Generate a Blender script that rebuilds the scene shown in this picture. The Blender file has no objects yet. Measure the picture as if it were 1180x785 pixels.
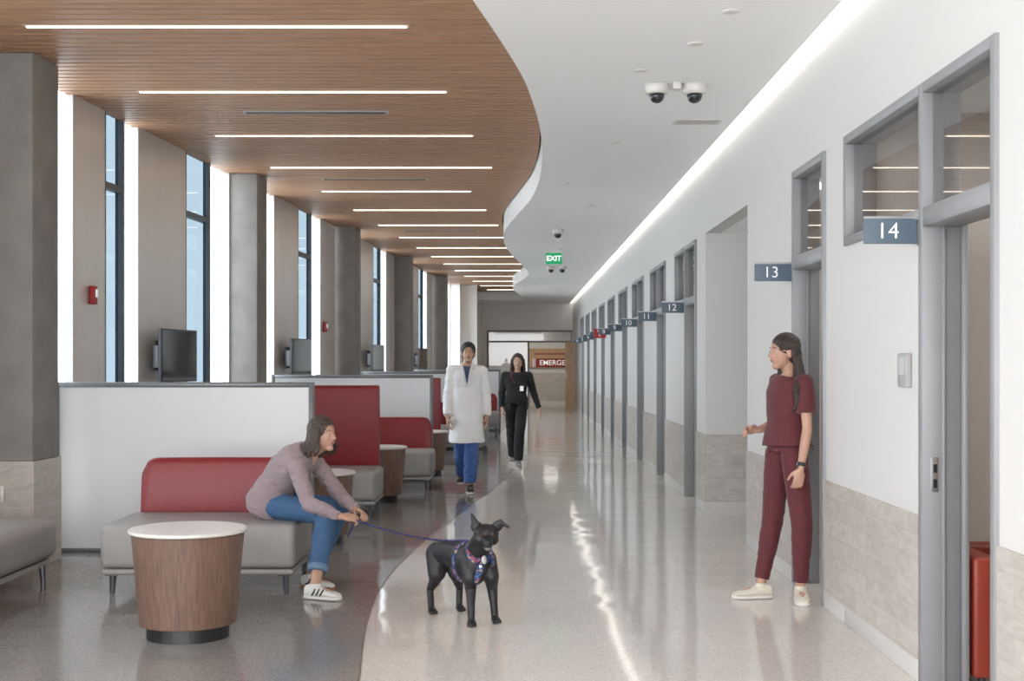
import bpy, bmesh, math, random
from mathutils import Vector, Matrix, noise
random.seed(4)
S=bpy.context.scene
COL=S.collection
V=Vector
OFFS={}
# ------------------------------------------------------------------ materials
def M(name,col,rough=.5,metal=0,spec=.5,var=0,scale=5,stretch=(1,1,1),bump=0,bscale=None,coat=0,detail=4,emit=None,es=0,sheen=0):
    m=bpy.data.materials.new(name); m.use_nodes=True
    nt=m.node_tree; b=nt.nodes['Principled BSDF']
    b.inputs['Base Color'].default_value=(*col,1)
    b.inputs['Roughness'].default_value=rough
    b.inputs['Metallic'].default_value=metal
    b.inputs['Specular IOR Level'].default_value=spec
    b.inputs['Coat Weight'].default_value=coat
    b.inputs['Coat Roughness'].default_value=.08
    b.inputs['Sheen Weight'].default_value=sheen
    if emit:
        b.inputs['Emission Color'].default_value=(*emit,1); b.inputs['Emission Strength'].default_value=es
    if var or bump:
        tc=nt.nodes.new('ShaderNodeTexCoord'); mp=nt.nodes.new('ShaderNodeMapping')
        mp.inputs['Scale'].default_value=stretch
        nt.links.new(tc.outputs['Object'],mp.inputs['Vector'])
        n=nt.nodes.new('ShaderNodeTexNoise'); n.inputs['Scale'].default_value=scale; n.inputs['Detail'].default_value=detail
        nt.links.new(mp.outputs['Vector'],n.inputs['Vector'])
        if var:
            r=nt.nodes.new('ShaderNodeValToRGB')
            r.color_ramp.elements[0].position=.3; r.color_ramp.elements[1].position=.7
            r.color_ramp.elements[0].color=(*[max(0,c*(1-var)) for c in col],1)
            r.color_ramp.elements[1].color=(*[min(1,c*(1+var)) for c in col],1)
            nt.links.new(n.outputs['Fac'],r.inputs['Fac']); nt.links.new(r.outputs['Color'],b.inputs['Base Color'])
        if bump:
            n2=n
            if bscale:
                n2=nt.nodes.new('ShaderNodeTexNoise'); n2.inputs['Scale'].default_value=bscale; n2.inputs['Detail'].default_value=3
                nt.links.new(mp.outputs['Vector'],n2.inputs['Vector'])
            bp=nt.nodes.new('ShaderNodeBump'); bp.inputs['Strength'].default_value=bump; bp.inputs['Distance'].default_value=.02
            nt.links.new(n2.outputs['Fac'],bp.inputs['Height']); nt.links.new(bp.outputs['Normal'],b.inputs['Normal'])
    return m
def emis(name,col,s):
    m=bpy.data.materials.new(name); m.use_nodes=True; nt=m.node_tree
    nt.nodes.remove(nt.nodes['Principled BSDF'])
    e=nt.nodes.new('ShaderNodeEmission'); e.inputs['Color'].default_value=(*col,1); e.inputs['Strength'].default_value=s
    nt.links.new(e.outputs[0],nt.nodes['Material Output'].inputs['Surface']); return m
def glass(name,col,graz=.5,base=.04,rough=.02):
    m=bpy.data.materials.new(name); m.use_nodes=True; nt=m.node_tree
    nt.nodes.remove(nt.nodes['Principled BSDF'])
    t=nt.nodes.new('ShaderNodeBsdfTransparent'); t.inputs['Color'].default_value=(*col,1)
    g=nt.nodes.new('ShaderNodeBsdfGlossy'); g.inputs['Roughness'].default_value=rough
    lw=nt.nodes.new('ShaderNodeLayerWeight'); lw.inputs['Blend'].default_value=.5
    pw=nt.nodes.new('ShaderNodeMath'); pw.operation='POWER'; pw.inputs[1].default_value=4; nt.links.new(lw.outputs['Facing'],pw.inputs[0])
    ml=nt.nodes.new('ShaderNodeMath'); ml.operation='MULTIPLY_ADD'; ml.inputs[1].default_value=graz; ml.inputs[2].default_value=base; nt.links.new(pw.outputs[0],ml.inputs[0])
    mx=nt.nodes.new('ShaderNodeMixShader')
    nt.links.new(ml.outputs[0],mx.inputs[0]); nt.links.new(t.outputs[0],mx.inputs[1]); nt.links.new(g.outputs[0],mx.inputs[2])
    nt.links.new(mx.outputs[0],nt.nodes['Material Output'].inputs['Surface']); return m
def terrazzo(name,base,chips,rough):
    m=bpy.data.materials.new(name); m.use_nodes=True; nt=m.node_tree; b=nt.nodes['Principled BSDF']
    tc=nt.nodes.new('ShaderNodeTexCoord')
    vo=nt.nodes.new('ShaderNodeTexVoronoi'); vo.inputs['Scale'].default_value=150
    nt.links.new(tc.outputs['Object'],vo.inputs['Vector'])
    sp=nt.nodes.new('ShaderNodeSeparateColor'); nt.links.new(vo.outputs['Color'],sp.inputs[0])
    r=nt.nodes.new('ShaderNodeValToRGB'); r.color_ramp.interpolation='CONSTANT'
    els=r.color_ramp.elements
    els[0].position=0; els[0].color=(*base,1); els[1].position=.6; els[1].color=(*chips[0],1)
    for i,c in enumerate(chips[1:]):
        e=els.new(.76+.12*i); e.color=(*c,1)
    nt.links.new(sp.outputs[0],r.inputs['Fac'])
    n=nt.nodes.new('ShaderNodeTexNoise'); n.inputs['Scale'].default_value=.8; n.inputs['Detail'].default_value=3
    nt.links.new(tc.outputs['Object'],n.inputs['Vector'])
    r2=nt.nodes.new('ShaderNodeValToRGB'); r2.color_ramp.elements[0].color=(.93,.93,.93,1); r2.color_ramp.elements[1].color=(1,1,1,1)
    nt.links.new(n.outputs['Fac'],r2.inputs['Fac'])
    mx=nt.nodes.new('ShaderNodeMix'); mx.data_type='RGBA'; mx.blend_type='MULTIPLY'; mx.inputs[0].default_value=1
    nt.links.new(r.outputs['Color'],mx.inputs[6]); nt.links.new(r2.outputs['Color'],mx.inputs[7])
    nt.links.new(mx.outputs[2],b.inputs['Base Color'])
    b.inputs['Roughness'].default_value=rough; b.inputs['Specular IOR Level'].default_value=.5
    n3=nt.nodes.new('ShaderNodeTexNoise'); n3.inputs['Scale'].default_value=2.0; n3.inputs['Detail'].default_value=1
    nt.links.new(tc.outputs['Object'],n3.inputs['Vector'])
    bp=nt.nodes.new('ShaderNodeBump'); bp.inputs['Strength'].default_value=.17; bp.inputs['Distance'].default_value=.025
    nt.links.new(n3.outputs['Fac'],bp.inputs['Height']); nt.links.new(bp.outputs['Normal'],b.inputs['Normal'])
    return m
def stone(name,axis):
    m=bpy.data.materials.new(name); m.use_nodes=True; nt=m.node_tree; b=nt.nodes['Principled BSDF']
    tc=nt.nodes.new('ShaderNodeTexCoord'); sx=nt.nodes.new('ShaderNodeSeparateXYZ'); cb=nt.nodes.new('ShaderNodeCombineXYZ')
    nt.links.new(tc.outputs['Object'],sx.inputs[0])
    nt.links.new(sx.outputs[axis],cb.inputs[0]); nt.links.new(sx.outputs[2],cb.inputs[1])
    br=nt.nodes.new('ShaderNodeTexBrick'); br.inputs['Scale'].default_value=1
    br.inputs['Brick Width'].default_value=.38; br.inputs['Row Height'].default_value=.115; br.inputs['Mortar Size'].default_value=.0018
    br.inputs['Color1'].default_value=(.53,.49,.445,1); br.inputs['Color2'].default_value=(.47,.435,.39,1); br.inputs['Mortar'].default_value=(.39,.36,.325,1)
    nt.links.new(cb.outputs[0],br.inputs['Vector'])
    mp=nt.nodes.new('ShaderNodeMapping'); mp.inputs['Scale'].default_value=(3,3,9); nt.links.new(tc.outputs['Object'],mp.inputs[0])
    n=nt.nodes.new('ShaderNodeTexNoise'); n.inputs['Scale'].default_value=2.2; n.inputs['Detail'].default_value=8; n.inputs['Distortion'].default_value=1.2
    nt.links.new(mp.outputs[0],n.inputs['Vector'])
    r=nt.nodes.new('ShaderNodeValToRGB'); r.color_ramp.elements[0].position=.3;r.color_ramp.elements[1].position=.7
    r.color_ramp.elements[0].color=(.82,.81,.80,1); r.color_ramp.elements[1].color=(1.08,1.08,1.08,1)
    nt.links.new(n.outputs['Fac'],r.inputs['Fac'])
    mx=nt.nodes.new('ShaderNodeMix'); mx.data_type='RGBA'; mx.blend_type='MULTIPLY'; mx.inputs[0].default_value=1
    nt.links.new(br.outputs['Color'],mx.inputs[6]); nt.links.new(r.outputs['Color'],mx.inputs[7]); nt.links.new(mx.outputs[2],b.inputs['Base Color'])
    b.inputs['Roughness'].default_value=.38
    return m
MW=M('white_paint',(.63,.618,.60),.6,bump=.02,scale=60)
MWB=M('warm_white_paint',(.90,.86,.82),.6,var=.01,scale=4)
MCEIL=M('ceiling_paint',(.955,.95,.94),.8,var=.005,scale=3)
MBEIGE=M('beige_wall',(.68,.63,.58),.6,var=.03,scale=2)
MPANEL=M('satin_panel',(.74,.695,.655),.30,.35,var=.04,scale=3,stretch=(1,1,.2))
MCONC=M('concrete',(.225,.215,.20),.75,var=.16,scale=3.0,bump=.12,bscale=40,detail=8)
MFRAME=M('grey_metal_frame',(.265,.27,.28),.45,.1,var=.03,scale=4)
MFRAMED=M('dark_mullion',(.08,.10,.12),.4,.3,var=.03,scale=4)
MPART=M('partition_frame',(.17,.18,.19),.4,.4,var=.03,scale=5)
MWHITEB=M('whiteboard',(.67,.68,.69),.34,coat=.08,var=.01,scale=2)
MSTY=stone('stone_tile_side',1); MSTX=stone('stone_tile_face',0)
MBASE=M('base_cove',(.58,.56,.53),.35,var=.05,scale=60)
MTL=terrazzo('light_terrazzo',(.70,.655,.605),[(.76,.72,.675),(.57,.52,.47),(.81,.775,.735)],.075)
MTD=terrazzo('grey_terrazzo',(.245,.233,.22),[(.285,.27,.252),(.195,.185,.17),(.34,.325,.30)],.10)
MSLAT=M('ceiling_wood',(.42,.235,.138),.5,var=.20,scale=2.4,stretch=(1.2,30,8),detail=5)
MDARK=M('black_backing',(.015,.009,.006),.9,var=.1,scale=3)
MWALN=M('walnut_veneer',(.150,.086,.058),.45,var=.30,scale=3,stretch=(30,30,.7),detail=6)
MBLK=M('black_plastic',(.012,.012,.014),.35,var=.1,scale=8)
MSCR=M('screen_glass',(.012,.014,.018),.08,coat=.6,var=.1,scale=2)
MTOP=M('white_laminate',(.70,.67,.63),.3,var=.01,scale=5)
MRED=M('red_vinyl',(.20,.007,.010),.42,var=.06,scale=12,bump=.05,bscale=150)
MGREYV=M('grey_vinyl',(.29,.275,.26),.45,var=.04,scale=12,bump=.05,bscale=150)
MMET=M('brushed_steel',(.45,.45,.45),.3,.9,var=.05,scale=9)
MLEG=M('dark_steel_leg',(.10,.10,.11),.35,.6,var=.05,scale=9)
MSIGN=M('slate_sign',(.088,.128,.168),.45,var=.02,scale=9)
MTXT=M('white_lettering',(.85,.85,.85),.5,var=.01,scale=5,emit=(1,1,1),es=.12)
MREDP=M('red_plastic',(.35,.011,.011),.4,var=.03,scale=9)
MORG=M('rust_vinyl',(.27,.034,.017),.45,var=.05,scale=9)
MWD=M('oak_panel',(.45,.275,.155),.45,var=.15,scale=3,stretch=(8,8,1))
ELIN=emis('ceiling_line_led',(1,.85,.68),3)
EWALL=emis('wall_wash_led',(1,.95,.88),1.7)
EPAN=emis('added_panel_led',(1,.94,.86),8)
EGRN=emis('exit_green',(.02,.28,.11),.6)
EWHT=emis('exit_letters',(1,1,1),.7)
GCLR=glass('clear_glass',(.78,.86,.91),.2)
GTINT=glass('tinted_glass',(.078,.105,.123),.25)
GTRAN=glass('transom_glass',(.78,.79,.80),.65,.09)
# ------------------------------------------------------------------ geometry
class G:
    def __init__(s): s.v=[]; s.f=[]
    def add(s,vs,fs):
        o=len(s.v); s.v+= [V(p) for p in vs]; s.f+=[tuple(i+o for i in f) for f in fs]; return s
    def box(s,x0,x1,y0,y1,z0,z1):
        return s.add([(x0,y0,z0),(x1,y0,z0),(x1,y1,z0),(x0,y1,z0),(x0,y0,z1),(x1,y0,z1),(x1,y1,z1),(x0,y1,z1)],
          [(0,3,2,1),(4,5,6,7),(0,1,5,4),(1,2,6,5),(2,3,7,6),(3,0,4,7)])
    def prism(s,poly,z0,z1):
        n=len(poly)
        return s.add([(x,y,z0) for x,y in poly]+[(x,y,z1) for x,y in poly],
          [tuple(reversed(range(n))),tuple(range(n,2*n))]+[(i,(i+1)%n,(i+1)%n+n,i+n) for i in range(n)])
    def rings(s,rs,cap=True):
        n=len(rs[0]); vs=[p for r in rs for p in r]; fs=[]
        for k in range(len(rs)-1):
            for i in range(n):
                j=(i+1)%n; fs.append((k*n+i,k*n+j,(k+1)*n+j,(k+1)*n+i))
        if cap: fs+= [tuple(reversed(range(n))),tuple(range((len(rs)-1)*n,len(rs)*n))]
        return s.add(vs,fs)
    def ring(s,c,a,b,n=20,p=1.0):
        c=V(c);a=V(a);b=V(b); out=[]
        for i in range(n):
            t=2*math.pi*i/n; ca,sa=math.cos(t),math.sin(t)
            ca=math.copysign(abs(ca)**p,ca); sa=math.copysign(abs(sa)**p,sa)
            out.append(c+a*ca+b*sa)
        return out
    def lathe(s,prof,c=(0,0,0),n=40):
        return s.rings([s.ring((c[0],c[1],c[2]+z),(r,0,0),(0,r,0),n) for r,z in prof])
    def ell(s,c,a,b,d,n=14,m=9):
        c=V(c);a=V(a);b=V(b);d=V(d); rs=[]
        for k in range(1,m):
            t=math.pi*k/m; rs.append(s.ring(c-d*math.cos(t),a*math.sin(t),b*math.sin(t),n))
        o=len(s.v); s.rings(rs,cap=False); s.v+=[c-d,c+d]; L=len(s.v); base=o+(m-2)*n
        for i in range(n):
            j=(i+1)%n; s.f.append((L-2,o+j,o+i)); s.f.append((L-1,base+i,base+j))
        return s
    def sph(s,c,r,n=12,m=8): return s.ell(c,(r,0,0),(0,r,0),(0,0,r),n,m)
    def seg(s,p,q,r0,r1,n=14):
        p=V(p);q=V(q);d=(q-p)
        if d.length<1e-5: return s
        d.normalize(); u=d.orthogonal().normalized(); w=d.cross(u)
        return s.rings([s.ring(p,u*r0,w*r0,n),s.ring(q,u*r1,w*r1,n)])
    def limb(s,ps,rs,e0=True,e1=True,n=14):
        for i in range(len(ps)-1): s.seg(ps[i],ps[i+1],rs[i],rs[i+1],n)
        for i,(p,r) in enumerate(zip(ps,rs)):
            if (i==0 and not e0) or (i==len(ps)-1 and not e1): continue
            s.sph(p,r,n,8)
        return s
    def obj(s,name,mat,parent=None,smooth=False,bevel=0,label=None,seg=3):
        me=bpy.data.meshes.new(name); me.from_pydata([tuple(v) for v in s.v],[],s.f)
        bm=bmesh.new(); bm.from_mesh(me); bmesh.ops.recalc_face_normals(bm,faces=bm.faces); bm.to_mesh(me); bm.free()
        me.materials.append(mat)
        if smooth:
            for p in me.polygons: p.use_smooth=True
        o=bpy.data.objects.new(name,me); COL.objects.link(o)
        if parent:
            o.parent=parent
            if parent.name in OFFS: o.matrix_parent_inverse=Matrix.Translation(-OFFS[parent.name])
        if bevel:
            b=o.modifiers.new('b','BEVEL'); b.width=bevel; b.segments=seg; b.limit_method='ANGLE'; b.angle_limit=.7
            for p in me.polygons: p.use_smooth=True
            b.harden_normals=False
        if label: o['label']=label
        return o
    def fuse(s,name,mat,parent=None,vox=.007,it=5,folds=0,fscale=7,label=None):
        o=s.obj(name,mat,parent)
        r=o.modifiers.new('r','REMESH'); r.mode='VOXEL'; r.voxel_size=vox
        sm=o.modifiers.new('s','SMOOTH'); sm.factor=.5; sm.iterations=it
        bpy.context.view_layer.update()
        dg=bpy.context.evaluated_depsgraph_get()
        me=bpy.data.meshes.new_from_object(o.evaluated_get(dg))
        o.modifiers.clear(); old=o.data; o.data=me; bpy.data.meshes.remove(old); me.name=name
        if folds:
            cs=[v.co.copy() for v in me.vertices]; ns=[v.normal.copy() for v in me.vertices]
            for v,c,nn in zip(me.vertices,cs,ns):
                q=c*fscale+V((3.1,1.7,.2))
                w=noise.noise(V((q.x,q.y,q.z*1.5)))+.5*noise.noise(V((q.x*2.3,q.y*2.3,q.z*3.4)))
                v.co=c+nn*folds*(1-abs(w)*2.2)
        for p in me.polygons: p.use_smooth=True
        if label: o['label']=label
        return o
def thing(name,label,cat,loc=(0,0,0),group=None,world=False):
    e=bpy.data.objects.new(name,None); e.empty_display_size=.2; e.location=loc; COL.objects.link(e)
    e['label']=label; e['category']=cat
    if group: e['group']=group
    if world: OFFS[e.name]=V(loc)
    return e
def dup(root,loc,rz=None,label=None):
    n=root.copy(); COL.objects.link(n); n.location=loc
    if rz is not None: n.rotation_euler=(0,0,rz)
    if label: n['label']=label
    def rec(src,dst):
        for c in list(src.children):
            k=c.copy(); COL.objects.link(k); k.parent=dst; k.matrix_parent_inverse=c.matrix_parent_inverse.copy(); rec(c,k)
    rec(root,n); return n
def st(o,name=None):
    o['kind']='structure'; return o
def text(body,size,mat,parent,loc,rot=(math.pi/2,0,0),name='lettering',ext=.001,world=True,bold=0):
    cu=bpy.data.curves.new('t','FONT'); cu.body=body; cu.size=size; cu.align_x='CENTER'; cu.align_y='CENTER'; cu.extrude=ext; cu.offset=bold
    t=bpy.data.objects.new('t',cu); COL.objects.link(t); bpy.context.view_layer.update()
    me=bpy.data.meshes.new_from_object(t.evaluated_get(bpy.context.evaluated_depsgraph_get()))
    bpy.data.objects.remove(t); me.materials.clear(); me.materials.append(mat)
    me.transform(Matrix.Translation(V(loc))@(Matrix.Rotation(rot[2],4,'Z')@Matrix.Rotation(rot[0],4,'X')))
    o=bpy.data.objects.new(name,me); COL.objects.link(o); o.parent=parent
    if parent.name in OFFS: o.matrix_parent_inverse=Matrix.Translation(-OFFS[parent.name])
    return o
def interp(pts,d):
    if d<=pts[0][0]: return pts[0][1]
    if d>=pts[-1][0]: return pts[-1][1]
    for i in range(len(pts)-1):
        if pts[i][0]<=d<=pts[i+1][0]: break
    def sl(k):
        a=max(0,k-1); b=min(len(pts)-1,k+1); return (pts[b][1]-pts[a][1])/(pts[b][0]-pts[a][0])
    h=pts[i+1][0]-pts[i][0]; t=(d-pts[i][0])/h
    return (2*t**3-3*t*t+1)*pts[i][1]+(t**3-2*t*t+t)*h*sl(i)+(-2*t**3+3*t*t)*pts[i+1][1]+(t**3-t*t)*h*sl(i+1)
# ------------------------------------------------------------------ shell
ZC=3.5; ZW=3.77; XR=1.9; Y0=-3.0; YE=44.0
def wx(y): return -4.193+.0698*y           # pier face line
def gx(y): return wx(y)-.35                # window plane
CE=[(-3,-1.5),(2,-1.05),(5,-.6),(7.18,-.24),(9,.03),(10.1,.134),(11.2,.205),(12.6,.25),(14.3,.25),(16,.17),(17.7,0),(19.7,-.17),(21.8,-.2),(24.2,-.08),(27,.14),(29.2,.27),(31,.18),(33,0),(35,-.09),(38,.05),(41,.2)]
FE=[(-3,-.2),(3,-.5),(6.1,-.74),(7.5,-.86),(8.8,-.90),(10.4,-.82),(12.4,-.61),(14.8,-.34),(17.3,-.08),(20,.02),(23,-.12),(26,-.35),(29,-.25),(33,.05),(37,.1),(44,-.2)]
ys=[Y0+.2*i for i in range(int((YE+8-Y0)/.2)+1)]
a=G();b=G();c=G()
for i in range(len(ys)-1):
    y0,y1=ys[i],ys[i+1]; e0,e1=interp(FE,y0),interp(FE,y1)
    a.add([(e0,y0,0),(4.8,y0,0),(4.8,y1,0),(e1,y1,0)],[(0,1,2,3)])
    b.add([(-5.5,y0,0),(e0,y0,0),(e1,y1,0),(-5.5,y1,0)],[(0,1,2,3)])
    c.add([(e0-.004,y0,.0012),(e0+.004,y0,.0012),(e1+.004,y1,.0012),(e1-.004,y1,.0012)],[(0,1,2,3)])
st(a.obj('floor',MTL)); st(b.obj('floor',MTD)); st(c.obj('trim_1',MMET))
a=G()
ys=[Y0+.2*i for i in range(int((YE-Y0)/.2)+1)]
for i in range(len(ys)-1):
    y0,y1=ys[i],ys[i+1]; e0,e1=interp(CE,y0),interp(CE,y1)
    a.add([(e0,y0,ZC),(1.80,y0,ZC),(1.80,y1,ZC),(e1,y1,ZC)],[(0,1,2,3)])
    a.add([(e0,y0,ZC),(e1,y1,ZC),(e1,y1,ZW+.12),(e0,y0,ZW+.12)],[(0,1,2,3)])
a.add([(1.80,Y0,ZC),(1.80,YE,ZC),(1.80,YE,ZC+.05),(1.80,Y0,ZC+.05)],[(0,1,2,3)])
a.box(-2.2,.199,41.6,YE,ZC,ZW+.1)
a.box(-2.2,4.6,YE+.151,52,3.0,3.1)
st(a.obj('ceiling',MCEIL))
a=G(); y=Y0; P=.125
while y<41.4:
    y1=y+P-.030; e0,e1=interp(CE,y)-.02,interp(CE,y1)-.02; l0,l1=gx(y)-.04,gx(y1)-.04
    a.add([(l0,y,ZW),(e0,y,ZW),(e1,y1,ZW),(l1,y1,ZW),(l0,y,ZW+.05),(e0,y,ZW+.05),(e1,y1,ZW+.05),(l1,y1,ZW+.05)],
      [(0,3,2,1),(4,5,6,7),(0,1,5,4),(1,2,6,5),(2,3,7,6),(3,0,4,7)])
    y+=P
st(a.obj('ceiling',MSLAT))
st(G().prism([(gx(Y0)-.06,Y0),(.5,Y0),(.5,YE),(gx(YE)-.06,YE)],ZW+.06,ZW+.13).obj('ceiling',MDARK))
st(G().box(1.80,XR,Y0,YE,ZC+.05,ZC+.1).obj('ceiling',MCEIL))
t=thing('perimeter_strip_light','continuous white linear light recessed where ceiling meets wall','ceiling light',(1.85,20,3.5),world=True)
G().box(1.830,1.875,Y0,YE-.1,ZC+.015,ZC+.045).obj('diffuser',EWALL,t)
# right wall
doors=[(5.12,6.09,1.40,'14'),(7.98,8.90,0,'13')]
k=0; y=13.70
nums=['12','11','10','9','8','7','6','5','4']
while y<38.5:
    doors.append((y,y+.91,.9,nums[k])); y+=2.85; k+=1
w=G(); wn=G(); bs=G()
X2=XR+.15
cur=Y0; ZT=2.80; ZTB=2.20
segs=[]
for (n,f,sl,lab) in doors:
    if n>13 and cur<10.7:
        segs.append((cur,10.7)); cur=13.07
    segs.append((cur,n)); 
    if sl: w.box(XR,X2,f,f+sl,0,ZTB); wn.box(XR-.012,XR,f+.02,f+sl,.1,.78); bs.box(XR-.016,XR,f+.02,f+sl,0,.1)
    cur=f+sl
segs.append((cur,YE+.15))
for s0,s1 in segs:
    w.box(XR,X2,s0,s1,0,ZT); wn.box(XR-.012,XR,s0,s1,.1,.78); bs.box(XR-.016,XR,s0,s1,0,.1)
w.box(XR,X2,Y0,YE+.15,ZT,3.9)
st(w.obj('wall_right',MW)); st(wn.obj('trim_2',MSTY)); st(bs.obj('baseboard_right',MBASE,bevel=.004))
st(G().box(X2,4.6,13.07,13.2,0,ZT).box(X2-.149,X2,13.075,13.2,0,ZT).obj('wall_alcove',MW))
st(G().box(X2,3.7,10.57,10.7,0,ZT).box(3.6,3.7,10.7,13.07,0,ZT).obj('wall_alcove',MW))
st(G().box(X2,3.7,10.5,13.2,ZT,ZT+.1).obj('ceiling',MCEIL))
st(G().box(XR-.012,3.6,13.055,13.07,.1,.78).obj('trim_3',MSTX))
st(G().box(XR-.016,3.6,13.05,13.07,0,.1).obj('baseboard_alcove',MBASE))
r=G()
for yy in [4.2,7.55,15.6]+[15.6+2.85*i for i in range(1,9)]:
    r.box(X2,4.6,yy,yy+.1,0,2.95)
r.box(4.5,4.6,Y0,YE,0,2.95)
st(r.obj('wall_exam_rooms',MBEIGE))
r=G(); r.box(X2,4.6,3,10.5,2.95,3.05); r.box(X2,4.6,13.2,YE,2.95,3.05)
st(r.obj('ceiling',MCEIL))
lp=None
for i,(x,y) in enumerate([(3.2,5.8),(3.2,9.0),(3.2,14.5),(3.2,17.2),(3.2,20.0)]):
    if lp is None:
        lp=thing('added_panel_light','unseen square light panel added to brighten exam room','ceiling light',(x,y,2.95),group='added room light panels')  # unseen fixture, added to light the room interiors
        G().box(-.3,.3,-.3,.3,-.02,0).obj('housing',MTOP,lp); G().box(-.27,.27,-.27,.27,-.025,-.0205).obj('diffuser',EPAN,lp)
    else: dup(lp,(x,y,2.95))
# door frames
def yzq(g,x,y0,y1,z0,z1): g.add([(x,y0,z0),(x,y1,z0),(x,y1,z1),(x,y0,z1)],[(0,1,2,3)]); return g
fw=.05; xa,xb=XR-.02,X2+.01
for i,(n,f,sl,lab) in enumerate(doors):
    d=bpy.data.objects.new('door_%d'%(i+1),None); COL.objects.link(d); d['kind']='structure'
    g=G()
    g.box(xa,xb,n,n+fw,0,ZT).box(xa,xb,f-fw*1.2,f,0,ZT)
    e=f+sl
    g.box(xa,xb,n+fw,f-fw*1.2,2.13,ZTB+.02)
    g.box(xa,xb,n+fw,f-fw*1.2,ZT-fw,ZT)
    g.box(XR+.07,XR+.085,n+fw,n+fw+.015,0,2.13).box(XR+.07,XR+.085,f-fw*1.2-.015,f-fw*1.2,0,2.13)
    if sl:
        g.box(xa,xb,f,e,ZTB-.03,ZTB+.02).box(xa,xb,f,e,ZT-fw,ZT).box(xa,xb,e-fw,e,ZTB+.02,ZT-fw)
    g.obj('frame',MFRAME,d,bevel=.003,seg=1)
    g=yzq(G(),XR+.03,n+fw,f-fw*1.2,ZTB+.02,ZT-fw)
    if sl: yzq(g,XR+.03,f,e-fw,ZTB+.02,ZT-fw)
    g.obj('transom_glass',GTRAN,d)
    if i<2:
        yj=f-fw*1.2
        G().box(XR+.02,XR+.055,yj-.004,yj,.90,1.06).obj('strike_plate',MMET,d,bevel=.001)
        for z in(.92,.99): G().box(XR+.03,XR+.048,yj-.006,yj-.001,z,z+.04).obj('latch_hole',MBLK,d)
    if i>0:
        G().box(X2+.02,X2+.88,n+.005,n+.05,.01,2.12).obj('leaf',MFRAME,d,bevel=.003,seg=1)
        G().box(X2+.76,X2+.80,n+.051,n+.10,.98,1.0).box(X2+.68,X2+.80,n+.09,n+.105,.98,1.0).obj('handle',MMET,d,bevel=.003)
    else:
        G().box(X2+.012,X2+.040,f-.09,f+.85,.01,2.18).obj('leaf',MFRAME,d,bevel=.003,seg=1)
for (n,f,sl,lab) in doors:
    yy=f+.05
    t=thing('room_number_sign','slate blue projecting sign with white room number %s'%lab,'sign',(XR,yy,2.12),group='projecting room number signs',world=True)
    G().box(XR-.262,XR-.012,yy-.009,yy+.009,2.06,2.178).obj('panel',MSIGN,t,bevel=.002)
    G().box(XR-.262,XR-.0,yy-.010,yy+.010,2.178,2.190).box(XR-.012,XR,yy-.012,yy+.012,2.05,2.19).obj('bracket',MMET,t)
    text(lab,.108,MTXT,t,(XR-.15,yy-.0105,2.118),bold=-.0008)
t=thing('call_light_sign','small red projecting sign with white mark','sign',(XR,27.6,2.2),world=True)
G().box(XR-.26,XR-.01,27.59,27.61,2.02,2.22).box(XR-.01,XR,27.58,27.62,2.05,2.2).obj('panel',MREDP,t)
G().box(XR-.145,XR-.125,27.583,27.589,2.06,2.12).limb([(XR-.135,27.586,2.12),(XR-.175,27.586,2.18)],[.01,.01]).limb([(XR-.135,27.586,2.12),(XR-.095,27.586,2.18)],[.01,.01]).obj('symbol',MTXT,t)
t=thing('card_reader','grey wall mounted access card reader beside doorway','card reader',(XR,6.32,1.46),world=True)
G().box(XR-.03,XR,6.25,6.39,1.38,1.545).obj('housing',M('reader_grey',(.34,.34,.33),.4,var=.02),t,bevel=.006)
G().box(XR-.033,XR-.03,6.28,6.36,1.44,1.52).obj('keypad',M('reader_face',(.46,.47,.46),.4,var=.02),t)
t=thing('armchair','rust red upholstered armchair inside exam room','chair',(2.6,6.7,0),world=True)
for x in(2.11,2.81): G().box(x,x+.12,6.0,6.75,.04,.60).obj('arm',MORG,t,bevel=.02)
G().box(2.235,2.805,6.0,6.7,.2,.45).obj('seat',MORG,t,bevel=.03)
G().box(2.15,2.89,6.755,6.87,.2,.56).obj('backrest',MORG,t,bevel=.03)
for x,y in[(2.15,6.05),(2.85,6.05),(2.15,6.66),(2.85,6.66)]: G().limb([(x+.02,y+.02,.04),(x+.02,y+.02,0)],[.02,.015],False,False).obj('leg',MLEG,t)
# left window wall
cols=[9.5,15.6,21.7,27.7,33.8]
CL=.45
bays=[(9.5-6.1,[(.45,2.1,'B'),(2.1,3.45,'P'),(3.45,4.3,'W'),(4.3,4.95,'B'),(4.95,6.1,'P')]),
 (0,[(9.95,11.05,'B'),(11.05,11.72,'P'),(11.72,12.18,'W'),(12.18,12.58,'B'),(12.58,13.97,'P'),(13.97,14.82,'W'),(14.82,15.6,'B')])]
for c0 in cols[1:4]: bays.append((c0,[(.45,2.1,'B'),(2.1,3.45,'P'),(3.45,4.3,'W'),(4.3,4.95,'B'),(4.95,6.05,'P')]))
bays.append((33.8,[(.45,1.5,'B'),(1.5,2.6,'P'),(2.6,3.7,'B')]))
wl=G(); wi=1
def quadbox(g,y0,y1,o0,o1,z0,z1):
    g.prism([(gx(y0)+o0,y0),(gx(y0)+o1,y0),(gx(y1)+o1,y1),(gx(y1)+o0,y1)],z0,z1)
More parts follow.
